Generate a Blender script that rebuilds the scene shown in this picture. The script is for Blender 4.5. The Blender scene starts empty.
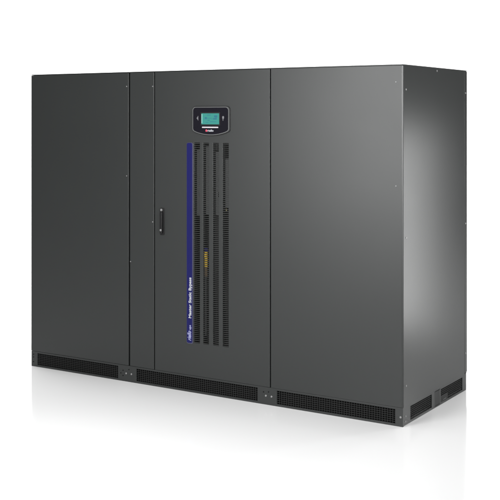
import bpy, bmesh, math, random
from mathutils import Vector, Matrix
random.seed(7)
S = bpy.context.scene
C = S.collection
R = math.radians
W, D, H = 2.632, 0.927, 1.900            # cabinet width, depth, height (front face y=0, right side x=0)
TH = R(32.188)                            # camera heading

# ------------------------------------------------------------------ materials
def new_mat(name):
    m = bpy.data.materials.new(name); m.use_nodes = True
    return m, m.node_tree.nodes, m.node_tree.links, m.node_tree.nodes['Principled BSDF']

def lin(c):
    return tuple((v/255/12.92 if v/255 <= .04045 else ((v/255+.055)/1.055)**2.4) for v in c) + (1,)

def plain(name, col, rough=.5, metal=0., spec=.5, coat=0.):
    m, n, l, b = new_mat(name)
    b.inputs['Base Color'].default_value = col if len(col) == 4 else (*col, 1)
    b.inputs['Metallic'].default_value = metal
    b.inputs['Specular IOR Level'].default_value = spec
    b.inputs['Coat Weight'].default_value = coat
    # slight unevenness of the gloss, so that no surface is perfectly uniform
    tc = n.new('ShaderNodeTexCoord'); nz = n.new('ShaderNodeTexNoise'); mr = n.new('ShaderNodeMapRange')
    nz.inputs['Scale'].default_value = 9; nz.inputs['Detail'].default_value = 5
    mr.inputs['To Min'].default_value = max(.02, rough-.04); mr.inputs['To Max'].default_value = rough+.04
    l.new(tc.outputs['Object'], nz.inputs['Vector']); l.new(nz.outputs['Fac'], mr.inputs['Value'])
    l.new(mr.outputs['Result'], b.inputs['Roughness'])
    return m

def powder_coat(name, col, rough, spec=.5, bump=.06):
    """textured powder-coated sheet steel"""
    m, n, l, b = new_mat(name)
    tc = n.new('ShaderNodeTexCoord')
    big = n.new('ShaderNodeTexNoise'); big.inputs['Scale'].default_value = 2.2; big.inputs['Detail'].default_value = 4
    fine = n.new('ShaderNodeTexNoise'); fine.inputs['Scale'].default_value = 900; fine.inputs['Detail'].default_value = 2
    l.new(tc.outputs['Object'], big.inputs['Vector']); l.new(tc.outputs['Object'], fine.inputs['Vector'])
    mix = n.new('ShaderNodeMix'); mix.data_type = 'RGBA'
    mix.inputs['A'].default_value = (*[c*.94 for c in col], 1); mix.inputs['B'].default_value = (*[c*1.06 for c in col], 1)
    l.new(fine.outputs['Fac'], mix.inputs['Factor']); l.new(mix.outputs['Result'], b.inputs['Base Color'])
    mr = n.new('ShaderNodeMapRange'); mr.inputs['To Min'].default_value = rough-.03; mr.inputs['To Max'].default_value = rough+.03
    l.new(big.outputs['Fac'], mr.inputs['Value']); l.new(mr.outputs['Result'], b.inputs['Roughness'])
    bp = n.new('ShaderNodeBump'); bp.inputs['Strength'].default_value = bump; bp.inputs['Distance'].default_value = .0006
    l.new(fine.outputs['Fac'], bp.inputs['Height']); l.new(bp.outputs['Normal'], b.inputs['Normal'])
    b.inputs['Specular IOR Level'].default_value = spec
    return m

def emit(name, col, strength, rough=.25):
    m, n, l, b = new_mat(name)
    b.inputs['Base Color'].default_value = (*[c*.3 for c in col[:3]], 1)
    b.inputs['Roughness'].default_value = rough
    b.inputs['Emission Color'].default_value = (*col[:3], 1)
    b.inputs['Emission Strength'].default_value = strength
    return m

CO = (.0160, .0178, .0174)
M = dict(
    coat=powder_coat('grey powder coat', CO, .43),
    side=powder_coat('grey powder coat side sheet', CO, .37, spec=.42),
    grille=powder_coat('dark grille wire', (.0125, .0132, .013), .6, spec=.35),
    slots=powder_coat('grey powder coat slots', (.0125, .0133, .0129), .55, spec=.35),
    dark=plain('dark cabinet inside', (.045, .045, .045), .7, spec=.2),
    plate=plain('zinc plated inner plate', (.062, .065, .065), .55, metal=0),
    screw=plain('steel screw', (.33, .33, .33), .56, metal=1),
    dimscrew=plain('dimmed steel screw', (.20, .205, .205), .6, metal=.6),  # darker copy of the screw metal, tones down the softbox glint
    hole=plain('near-black painted shade', (.004, .004, .004), .8, spec=.1),  # near-black colour painted for the shade in holes and gaps
    black=plain('black plastic', (.007, .007, .0075), .42, spec=.3),
    gloss=plain('black display glass', (.006, .0055, .009), .16, spec=.32),
    rim=plain('grey display rim', (.085, .088, .088), .36, spec=.6),
    blue=plain('blue strip', (.0045, .005, .068), .42, spec=.22),
    border=plain('strip edge', (.04, .04, .075), .4),
    white=plain('white lettering', (.38, .39, .42), .5),
    pale=plain('pale blue lettering', (.30, .31, .50), .5),
    red=plain('red badge', (.50, .05, .09), .45),
    yellow=plain('yellow label', (.46, .30, .02), .5),
    brown=plain('brown cardboard', (.09, .055, .022), .7),
    terminal=plain('cream terminal', (.20, .18, .09), .5),
    dim=plain('grey painted inner sheet', (.10, .104, .104), .6),
    screen=emit('lit teal screen', (.045, .285, .245), .60),
    glare=emit('bright screen edge', (.35, .72, .66), .45),
    ink=emit('blue screen marks', (.035, .18, .25), .56),
    light=emit('white light bar', (.85, .80, .84), .42),
    icon=plain('pale key symbol', (.12, .12, .13), .5),
)

# ------------------------------------------------------------------ mesh helpers
def box(bm, x0, x1, y0, y1, z0, z1):
    r = bmesh.ops.create_cube(bm, size=1)
    for v in r['verts']:
        v.co = Vector((x0+(v.co.x+.5)*(x1-x0), y0+(v.co.y+.5)*(y1-y0), z0+(v.co.z+.5)*(z1-z0)))
    return r['verts']

def cyl(bm, c, axis, r, h, seg=20, r2=None):
    """cylinder with its foot at c, growing along axis"""
    res = bmesh.ops.create_cone(bm, cap_ends=True, segments=seg, radius1=r, radius2=r if r2 is None else r2, depth=h)
    q = Vector((0, 0, 1)).rotation_difference(Vector(axis)).to_matrix().to_4x4()
    bmesh.ops.transform(bm, matrix=Matrix.Translation(Vector(c)) @ q @ Matrix.Translation((0, 0, h/2)), verts=res['verts'])

def prism(bm, pts, y0, y1):
    """outline in x,z extruded from y0 to y1"""
    a = [bm.verts.new((x, y0, z)) for x, z in pts]; b = [bm.verts.new((x, y1, z)) for x, z in pts]
    bm.faces.new(a); bm.faces.new(b[::-1])
    for i in range(len(pts)):
        j = (i+1) % len(pts); bm.faces.new((a[j], a[i], b[i], b[j]))
    bmesh.ops.recalc_face_normals(bm, faces=bm.faces[:])

def link(name, bm, mat, parent=None, bevel=0, seg=3, smooth=False):
    bmesh.ops.recalc_face_normals(bm, faces=bm.faces[:])
    me = bpy.data.meshes.new(name); bm.to_mesh(me); bm.free()
    me.materials.append(mat)
    o = bpy.data.objects.new(name, me); C.objects.link(o)
    if parent: o.parent = parent
    if bevel:
        b = o.modifiers.new('bevel', 'BEVEL'); b.width = bevel; b.segments = seg; b.limit_method = 'ANGLE'
        b.harden_normals = True
        for p in me.polygons: p.use_smooth = True
    elif smooth:
        for p in me.polygons: p.use_smooth = True
    return o

def copy_to(o, parent, loc):
    c = o.copy(); C.objects.link(c); c.parent = parent; c.location = loc
    return c

def sheet_holes(bm, x0, x1, z0, z1, y0, y1, holes):
    """a solid sheet with rectangular openings (x0,x1,z0,z1), as one clean mesh"""
    xs = sorted({x0, x1, *[h[0] for h in holes], *[h[1] for h in holes]})
    zs = sorted({z0, z1, *[h[2] for h in holes], *[h[3] for h in holes]})
    V = {}
    def v(i, k, y):
        if (i, k, y) not in V: V[(i, k, y)] = bm.verts.new((xs[i], y, zs[k]))
        return V[(i, k, y)]
    def solid(i, k):
        if i < 0 or k < 0 or i >= len(xs)-1 or k >= len(zs)-1: return False
        cx, cz = (xs[i]+xs[i+1])/2, (zs[k]+zs[k+1])/2
        return not any(h[0] < cx < h[1] and h[2] < cz < h[3] for h in holes)
    for i in range(len(xs)-1):
        for k in range(len(zs)-1):
            if not solid(i, k): continue
            bm.faces.new((v(i, k, y0), v(i+1, k, y0), v(i+1, k+1, y0), v(i, k+1, y0)))
            bm.faces.new((v(i, k, y1), v(i, k+1, y1), v(i+1, k+1, y1), v(i+1, k, y1)))
            for (di, dk, a, b) in ((-1, 0, (i, k), (i, k+1)), (1, 0, (i+1, k), (i+1, k+1)), (0, -1, (i, k), (i+1, k)), (0, 1, (i, k+1), (i+1, k+1))):
                if not solid(i+di, k+dk):
                    bm.faces.new((v(*a, y0), v(*b, y0), v(*b, y1), v(*a, y1)))

def text_mesh(name, body, mat, parent, x0, x1, z0, z1, y, up=False, shear=0, bold=0, th=.0006):
    """lettering fitted to a rectangle on the front, thickness th, reading upwards when up"""
    cu = bpy.data.curves.new(name, 'FONT'); cu.body = body; cu.size = 1; cu.shear = shear; cu.offset = bold
    cu.extrude = .5; cu.resolution_u = 4
    t = bpy.data.objects.new(name, cu); C.objects.link(t)
    bpy.context.view_layer.update()
    me = bpy.data.meshes.new_from_object(t.evaluated_get(bpy.context.evaluated_depsgraph_get()))
    bpy.data.objects.remove(t); me.name = name
    lo = [min(v.co[i] for v in me.vertices) for i in range(3)]; hi = [max(v.co[i] for v in me.vertices) for i in range(3)]
    for v in me.vertices:
        u = (v.co.x-lo[0])/(hi[0]-lo[0]); w = (v.co.y-lo[1])/(hi[1]-lo[1]); d = (v.co.z-lo[2])/(hi[2]-lo[2])
        if up: v.co = (x1-(x1-x0)*w, y-th*d, z0+(z1-z0)*u)
        else:  v.co = (x0+(x1-x0)*u, y-th*d, z0+(z1-z0)*w)
    me.materials.clear(); me.materials.append(mat)
    o = bpy.data.objects.new(name, me); C.objects.link(o); o.parent = parent
    return o

# ------------------------------------------------------------------ the cabinet
cab = bpy.data.objects.new('power_cabinet', None); C.objects.link(cab)
cab['label'] = 'dark grey steel power cabinet with lit teal screen, blue name strip and slotted door vents'
cab['category'] = 'cabinet'

SEAM = [(-1.8245, -1.8135), (-1.6295, -1.6225), (-.8128, -.8058)]    # the dark gaps between the front panels
ZB, ZT = .1003, 1.8935                                                # panels between plinth and top cover
T = .022                                                              # folded depth of the front panels

# inner body: back plane of the front panels, stops short behind the vent openings
bm = bmesh.new()
box(bm, -W+.0015, -.0040, .30, D-.0035, .0998, 1.8940)
box(bm, -W+.0015, -1.46, T+.003, .299, .0998, 1.8940)
box(bm, -.95, -.0040, T+.003, .299, .0998, 1.8940)
link('inner_body', bm, M['dark'], cab)

bm = bmesh.new(); box(bm, -W+.001, -.0012, .0010, D-.002, 1.8946, H)
link('top_cover', bm, M['coat'], cab, .0015)

# screw prototype (pointing to the front) and its copy for the side
def screw_bm(r=.0042, axis=(0, -1, 0)):
    bm = bmesh.new(); a = Vector(axis)
    cyl(bm, (0, 0, 0), axis, r, .0012, 20); cyl(bm, a*.0012, axis, r, .0014, 20, r*.72)
    return bm
proto = {}
def screw(parent, loc, side=False, r=.0042, mat='screw', name='screw'):
    key = (side, r, mat)
    if key not in proto:
        o = link(name, screw_bm(r, (1, 0, 0) if side else (0, -1, 0)), M[mat], parent); o.location = loc; proto[key] = o
        return o
    return copy_to(proto[key], parent, loc)

bm = bmesh.new(); box(bm, -W, SEAM[0][0], 0, T, ZB, ZT)
left = link('front_panel', bm, M['coat'], cab, .0028)
for z in (1.811, 1.262): screw(left, (-1.8385, 0, z), r=.0038)

bm = bmesh.new(); box(bm, SEAM[0][1], SEAM[1][0], 0, T, ZB, ZT)
fil = link('filler_panel', bm, M['coat'], cab, .0028); fil['label'] = 'narrow front panel between wide panel and door'
for x, z in ((-1.6388, 1.808), (-1.6388, .990), (-1.8085, .739)): screw(fil, (x, 0, z), r=.0038)

# door with four tall openings
COLS = [(-1.3340, -1.2930), (-1.2690, -1.2290), (-1.1995, -1.1600), (-1.1320, -1.0912)]
VZ0, VZ1 = .2945, 1.4720
bm = bmesh.new()
sheet_holes(bm, SEAM[1][1], SEAM[2][0], ZB, ZT, 0, T, [(a, b, VZ0, VZ1) for a, b in COLS])
door = link('door', bm, M['coat'], cab, .0020)
P = .01145; n = int((VZ1-VZ0)/P)
for a, b in COLS:
    bm = bmesh.new()
    for i in range(n+1):
        z = VZ0+.0015+i*P
        if z+.0052 < VZ1: box(bm, a-.002, b+.002, .0007, .0026, z, z+.0050)
    # centre web that stiffens each column of slots
    link('vent_grille', bm, M['slots'], door)

bm = bmesh.new()                                    # the panel next to the corner has a folded 45 degree edge
pl = [(SEAM[2][1], 0), (-.0072, 0), (-.0012, .0049), (-.0012, T), (SEAM[2][1], T)]
lo_, hi_ = [bm.verts.new((x, y, ZB)) for x, y in pl], [bm.verts.new((x, y, ZT)) for x, y in pl]
bm.faces.new(lo_[::-1]); bm.faces.new(hi_)
for i in range(5): bm.faces.new((lo_[i], lo_[(i+1) % 5], hi_[(i+1) % 5], hi_[i]))
right = link('front_panel', bm, M['coat'], cab, .0009, 2)
for z in (1.807, 1.261): screw(right, (-.0393, 0, z), r=.0042, mat='dimscrew')

# inner equipment seen through the vents
bm = bmesh.new(); box(bm, -1.458, -.952, .20, .212, .12, 1.87)
inner = link('equipment_plate', bm, M['dark'], cab)
bm = bmesh.new()
for (a, b), (z0, z1) in zip(COLS, ((1.045, 1.43), (1.05, 1.45), (1.05, 1.42), (1.10, 1.38))):
    d = .022; s = -.65*d
    box(bm, a+s+.019, b+s+.022, d, d+.004, z0, z1)
link('metal_plate', bm, M['plate'], inner)
bm = bmesh.new()
for x0, x1, d, z0, z1 in ((-1.372, -1.352, .05, .30, .98), (-1.305, -1.283, .06, .33, .71), (-1.262, -1.240, .07, .86, 1.02), (-1.235, -1.222, .045, .32, .95),
                          (-1.215, -1.200, .04, .42, .56), (-1.168, -1.150, .05, .62, 1.00), (-1.150, -1.138, .035, .30, .50), (-1.24, -1.20, .09, 1.10, 1.46), (-1.36, -1.31, .08, 1.06, 1.45)):
    box(bm, x0, x1, d, d+.006, z0, z1)
link('inner_frame', bm, M['dim'], inner)
bm = bmesh.new(); box(bm, -1.2755, -1.2490, .015, .022, .742, .834); box(bm, -1.272, -1.2525, .012, .0149, .80, .826)
link('yellow_label', bm, M['yellow'], inner)
bm = bmesh.new(); box(bm, -1.2735, -1.2510, .0165, .022, .690, .7415); link('label_tail', bm, M['brown'], inner)
bm = bmesh.new(); box(bm, -1.280, -1.2460, .014, .022, .8345, .856); link('terminal', bm, M['blue'], inner)
bm = bmesh.new(); box(bm, -1.118, -1.110, .012, .018, 1.080, 1.092); link('terminal', bm, M['terminal'], inner)
bm = bmesh.new(); box(bm, -1.180, -1.172, .012, .018, 1.155, 1.185); link('bracket', bm, M['plate'], inner)

# swing handle on the door
hx = -1.5665
def rrect(cx, cz, w, h, r, k=6):
    pts = []
    for sx, sz, a0 in ((1, 1, 0), (-1, 1, 90), (-1, -1, 180), (1, -1, 270)):
        for i in range(k+1):
            a = R(a0+90*i/k); pts.append((cx+sx*(w/2-r)+r*math.cos(a), cz+sz*(h/2-r)+r*math.sin(a)))
    return pts
bm = bmesh.new(); prism(bm, rrect(hx, .996, .034, .164, .010), -.004, .0005)
handle = link('door_handle', bm, M['black'], cab, .0015)
bm = bmesh.new(); prism(bm, rrect(hx-.001, .990, .019, .128, .006), -.016, -.0042)
link('lever', bm, M['black'], handle, .003)
bm = bmesh.new(); cyl(bm, (hx-.001, -.0041, 1.066), (0, -1, 0), .0075, .006, 24); cyl(bm, (hx-.001, -.0102, 1.066), (0, -1, 0), .0058, .002, 24, .004)
link('pivot_cap', bm, M['screw'], handle)
bm = bmesh.new(); cyl(bm, (hx+.001, -.0160, .946), (0, -1, 0), .0068, .003, 24)
lock = link('lock_cylinder', bm, M['screw'], handle)

# ---- display panel: flat top, bellied bottom
DX0, DX1, DZT, DZS, DZB = -1.3430, -1.0775, 1.6875, 1.5370, 1.5125
def display_outline(g, k=8):
    """outline shrunk by g"""
    x0, x1, zt, zs, zb = DX0+g, DX1-g, DZT-g, DZS+g*.7, DZB+g
    r = .024-g*.6; pts = []
    cx = (x0+x1)/2
    for a0, px, pz in ((0, x1-r, zt-r), (90, x0+r, zt-r)):
        for i in range(k+1):
            a = R(a0+90*i/k); pts.append((px+r*math.cos(a), pz+r*math.sin(a)))
    rb = .018
    for i in range(k+1):
        a = R(180+70*i/k); pts.append((x0+rb+rb*math.cos(a), zs+rb+rb*math.sin(a)-.003))
    xl, zl = pts[-1]; xr = 2*cx-xl
    for i in range(1, 16):
        u = i/16; pts.append((xl+(xr-xl)*u, zl-(zl-zb)*math.sin(math.pi*u)**.8))
    for i in range(k+1):
        a = R(290+70*i/k); pts.append((x1-rb+rb*math.cos(a), zs+rb+rb*math.sin(a)-.003))
    return pts
bm = bmesh.new(); prism(bm, display_outline(0), -.004, .0005)
disp = link('display_panel', bm, M['black'], cab, .001)
bm = bmesh.new()
o1, o2 = display_outline(.0042), display_outline(.0090)
ya, yb, yc = -.0041, -.0105, -.0090
A = [bm.verts.new((x, ya, z)) for x, z in o1]; B = [bm.verts.new((x*.85+x2*.15, yb, z*.85+z2*.15)) for (x, z), (x2, z2) in zip(o1, o2)]
E_ = [bm.verts.new((x, yb, z)) for x, z in o2]; F_ = [bm.verts.new((x, ya, z)) for x, z in o2]
for i in range(len(o1)):
    j = (i+1) % len(o1)
    for p, q in ((A, B), (B, E_), (E_, F_), (F_, A)): bm.faces.new((p[i], p[j], q[j], q[i]))
link('rim', bm, M['rim'], disp, smooth=False)
bm = bmesh.new(); prism(bm, display_outline(.0092), -.0085, -.0042)
link('front_glass', bm, M['gloss'], disp)
cx = (DX0+DX1)/2
bm = bmesh.new(); prism(bm, rrect(-1.2125, 1.6125, .138, .078, .004), -.0092, -.0086); link('screen_frame', bm, M['black'], disp)
SX0, SX1, SZ0, SZ1 = -1.2745, -1.1500, 1.5808, 1.6445
bm = bmesh.new(); prism(bm, rrect((SX0+SX1)/2, (SZ0+SZ1)/2, SX1-SX0, SZ1-SZ0, .002), -.0100, -.0093)
link('screen', bm, M['screen'], disp)
bm = bmesh.new(); box(bm, SX0+.001, SX0+.0065, -.0104, -.0101, SZ0+.006, SZ1-.004); link('screen_edge', bm, M['glare'], disp)
bm = bmesh.new()
def mk(x0, x1, z0, z1): box(bm, SX0+x0, SX0+x1, -.0104, -.0101, SZ0+z0, SZ0+z1)
mk(.024, .038, .030, .042); mk(.038, .072, .0345, .0365); mk(.040, .066, .052, .055); mk(.084, .108, .028, .036); mk(.090, .112, .040, .052)
mk(.044, .058, .022, .026); mk(.072, .083, .0305, .0325); mk(.060, .104, .014, .0165); mk(.030, .050, .0095, .012); mk(.100, .106, .0365, .0395)
link('screen_marks', bm, M['ink'], disp)
bm = bmesh.new(); prism(bm, rrect(-1.2135, 1.5632, .114, .0072, .002), -.0096, -.0086); link('light_bar', bm, M['light'], disp)
bm = bmesh.new()
prism(bm, [(-1.3095, 1.6165), (-1.300, 1.6275), (-1.300, 1.6055)], -.0094, -.0086)
box(bm, -1.2995, -1.2975, -.0094, -.0086, 1.603, 1.630)
link('key_symbol', bm, M['icon'], disp)
bm = bmesh.new()
prism(bm, rrect(-1.1225, 1.6205, .0125, .016, .005), -.0094, -.0086); box(bm, -1.1255, -1.1215, -.0094, -.0086, 1.6020, 1.6120)
link('key_symbol', bm, M['icon'], disp)
bm = bmesh.new(); prism(bm, rrect(-1.2395, 1.5440, .0125, .0125, .004), -.0094, -.0086); link('badge', bm, M['red'], disp)
text_mesh('badge_lettering', 'riello', M['white'], disp, -1.2315, -1.1900, 1.5382, 1.5502, -.0086, bold=.02)

# ---- blue name strip with upright-running lettering
bm = bmesh.new(); prism(bm, rrect(-1.3625, .8795, .0465, 1.187, .012), -.0030, .0004)
strip = link('name_strip', bm, M['border'], cab, .0008)
bm = bmesh.new(); prism(bm, rrect(-1.3645, .8812, .0385, 1.179, .010), -.0038, -.0031)
link('blue_face', bm, M['blue'], strip)
text_mesh('strip_lettering', 'Master Static Bypass', M['white'], strip, -1.3705, -1.3445, .4378, .6775, -.0039, up=True, bold=.03)
text_mesh('maker_lettering', 'riello', M['pale'], strip, -1.3785, -1.3520, .3050, .3630, -.0039, up=True, shear=.35, bold=.02)
text_mesh('maker_lettering', 'ups', M['pale'], strip, -1.3640, -1.3490, .3690, .3965, -.0039, up=True, bold=.02)

# ---- side panel and rear post (faces on x = 0)
bm = bmesh.new(); box(bm, -.024, 0, .0075, .8830, .1005, ZT)
side = link('side_panel', bm, M['side'], cab, .0022)
for y, z in ((.040, 1.7678), (.461, 1.8810), (.0415, .987), (.041, .2085)): screw(side, (0, y, z), side=True, r=.0055)
bm = bmesh.new(); box(bm, -.030, -.0012, .8865, D-.0005, .1080, ZT)
post = link('rear_post', bm, M['side'], cab, .002)
for z in (1.7658, .992, .2215): screw(post, (-.0012, .902, z), side=True, r=.0055)
bm = bmesh.new(); box(bm, -.0250, -.0030, T+.0004, T+.0026, .1005, ZT-.0008); link('gap_shade_strip', bm, M['hole'], cab)  # near-black strip, paints the shade of the open gap at the corner
bm = bmesh.new(); box(bm, -W+.001, -.031, D-.0195, D-.002, .1005, ZT); link('back_panel', bm, M['coat'], cab, .002)

# ---- plinth
GZ0, GZ1, PZ = .0120, .0885, .0992
V = [(-2.5790, -1.9080), (-1.7650, -.8955), (-.7680, -.0450)]
bm = bmesh.new(); sheet_holes(bm, -W+.001, -.001, 0.0, PZ, .0012, .016, [(a, b, GZ0, GZ1) for a, b in V])
plinth = link('plinth', bm, M['coat'], cab, .0015)
def grille(axis, a, b, z0, z1, pa, pz, bar):
    bm = bmesh.new(); L = b-a
    na = max(2, round(L/pa)); nz = max(2, round((z1-z0)/pz))
    for i in range(na+1):
        u = a+L*i/na
        if axis == 'x': box(bm, u-bar/2, u+bar/2, .0046, .0064, z0-.001, z1+.001)
        else: box(bm, -.0104, -.0086, u-bar/2, u+bar/2, z0-.001, z1+.001)
    for k in range(nz+1):
        z = z0+(z1-z0)*k/nz
        if axis == 'x': box(bm, a-.002, b+.002, .0036, .0057, z-bar/2, z+bar/2)
        else: box(bm, -.0096, -.0076, a-.002, b+.002, z-bar/2, z+bar/2)
    return bm
for a, b in V: link('vent_grille', grille('x', a, b, GZ0, GZ1, .0150, .0109, .0024), M['grille'], plinth)
bm = bmesh.new(); box(bm, -W+.004, -.020, .040, .044, .003, .0975); box(bm, -.044, -.040, .0445, D-.0085, .003, .0975); box(bm, -W+.004, -.0195, D-.008, D-.004, .003, .0975)
link('shade_backing', bm, M['hole'], plinth)  # near-black sheets paint the shade behind the grilles
# side of the plinth, built along y by turning a front-facing sheet
SV = [(.1065, .3960), (.5270, .8590)]
bm = bmesh.new(); sheet_holes(bm, .0170, D-.006, 0.0, PZ, .004, .016, [(a, b, .0130, .0860) for a, b in SV])
bmesh.ops.transform(bm, matrix=Matrix.Rotation(R(90), 4, 'Z'), verts=bm.verts[:])
splinth = link('plinth_side', bm, M['side'], cab, .0015)
for a, b in SV: link('vent_grille', grille('y', a, b, .0130, .0860, .0150, .0105, .0026), M['grille'], splinth)
bm = bmesh.new(); box(bm, -.0068, -.0040, .435, .515, .006, .094); link('joint_plate', bm, M['side'], splinth, .001)
bm = bmesh.new(); box(bm, -.0074, -.0050, .530, .632, .012, .048); link('cover_plate', bm, M['grille'], splinth, .001)
bm = bmesh.new(); box(bm, -.0060, -.0030, .560, .605, .0185, .0240); link('clip', bm, M['plate'], splinth, .0008)
for x in (-1.8440, -1.8028, -.8401, -.8026, -.0136): screw(plinth, (x, .0012, .0500), r=.0058, name='bolt', mat='screw')
for x, z in ((-1.868, .066), (-1.885, .048), (-1.868, .034), (-.855, .070), (-1.822, .076), (-.822, .074), (-2.612, .078), (-2.612, .060), (-2.612, .030)):
    screw(plinth, (x, .0012, z), r=.0034, name='painted_hole', mat='hole')  # flat dark discs, the darkness of open holes painted on
screw(splinth, (-.004, .0440, .0468), side=True, r=.0056, name='bolt'); screw(splinth, (-.004, .0400, .0200), side=True, r=.0050, name='bolt')

# ------------------------------------------------------------------ studio: white floor and backdrop
CAM = Vector((2.3381, -5.2156, 1.6203))
ax = Vector((-math.sin(TH), math.cos(TH), 0)); rt = Vector((math.cos(TH), math.sin(TH), 0))
def cp(X, Z, z): return Vector((CAM.x, CAM.y, 0))+rt*X+ax*Z+Vector((0, 0, z))

m, nn, ll, b = new_mat('glossy white floor')
b.inputs['Base Color'].default_value = (.80, .80, .80, 1); b.inputs['Roughness'].default_value = .10
b.inputs['Specular IOR Level'].default_value = .5
tc = nn.new('ShaderNodeTexCoord'); nz = nn.new('ShaderNodeTexNoise'); nz.inputs['Scale'].default_value = 3; nz.inputs['Detail'].default_value = 6
mr = nn.new('ShaderNodeMapRange'); mr.inputs['To Min'].default_value = .08; mr.inputs['To Max'].default_value = .12
ll.new(tc.outputs['Object'], nz.inputs['Vector']); ll.new(nz.outputs['Fac'], mr.inputs['Value']); ll.new(mr.outputs['Result'], b.inputs['Roughness'])
M['floor'] = m
M['paper'] = plain('white paper backdrop', (.85, .85, .85), .8, spec=.1)

ZBACK, RAD = 12.0, 1.6
bm = bmesh.new()
q = [bm.verts.new(cp(X, Z, 0)) for X, Z in ((-9, -4), (9, -4), (9, ZBACK-RAD), (-9, ZBACK-RAD))]; bm.faces.new(q)
fl = link('floor', bm, M['floor']); fl['kind'] = 'structure'
bm = bmesh.new(); prof = [(ZBACK-RAD+RAD*math.sin(R(a)), RAD-RAD*math.cos(R(a))) for a in range(0, 91, 6)]+[(ZBACK, 5.0)]
BW = 5.2
rows = [(bm.verts.new(cp(-BW, Z, z)), bm.verts.new(cp(BW, Z, z))) for Z, z in prof]
for p, r in zip(rows, rows[1:]): bm.faces.new((p[0], p[1], r[1], r[0]))
bd = link('backdrop', bm, M['paper'], smooth=True); bd['kind'] = 'structure'

# ------------------------------------------------------------------ light
w = bpy.data.worlds.new('World'); S.world = w; w.use_nodes = True
bg = w.node_tree.nodes['Background']; bg.inputs['Color'].default_value = (1, 1, 1, 1); bg.inputs['Strength'].default_value = .25

def lamp(name, loc, target, sx, sy, power, col=(1, 1, 1), spread=180):
    l = bpy.data.lights.new(name, 'AREA'); l.shape = 'RECTANGLE'; l.size = sx; l.size_y = sy; l.energy = power; l.color = col; l.spread = R(spread)
    o = bpy.data.objects.new(name, l); C.objects.link(o); o.location = loc
    o.rotation_euler = (Vector(target)-Vector(loc)).to_track_quat('-Z', 'Y').to_euler()
    return o
lamp('overhead_softbox', (-.9, -.4, 5.2), (-.9, -.41, 0), 6.5, 5.0, 218)
lamp('backdrop_lamp', cp(-2.6, 8.6, 4.6), cp(-2.2, 12, 1.0), 3, 1, 300)
lamp('backdrop_lamp', cp(2.6, 8.6, 4.6), cp(2.2, 12, 1.0), 3, 1, 300)
lamp('front_softbox', (-1.15, -3.0, 1.86), (-.1, 0, 1.65), 1.35, 2.1, 110)
lamp('side_strip', (.85, 1.50, .88), (0, -.5, .95), .22, 1.35, 6.2, spread=120)
lamp('edge_lamp', (3.3, -2.36, 2.0), (0, 0, 1.6), .7, 1.3, 26, spread=60)

# ------------------------------------------------------------------ camera
cam = bpy.data.cameras.new('camera'); co = bpy.data.objects.new('camera', cam); C.objects.link(co)
co.location = CAM; co.rotation_euler = (R(90), 0, TH)
cam.sensor_width = 36; cam.lens = 1082.2/500*36; cam.shift_y = -(250-117.53)/500; cam.clip_end = 200
S.camera = co
S.view_settings.view_transform = 'Standard'; S.view_settings.look = 'None'; S.view_settings.exposure = 0; S.view_settings.gamma = 1
S.cycles.max_bounces = 8
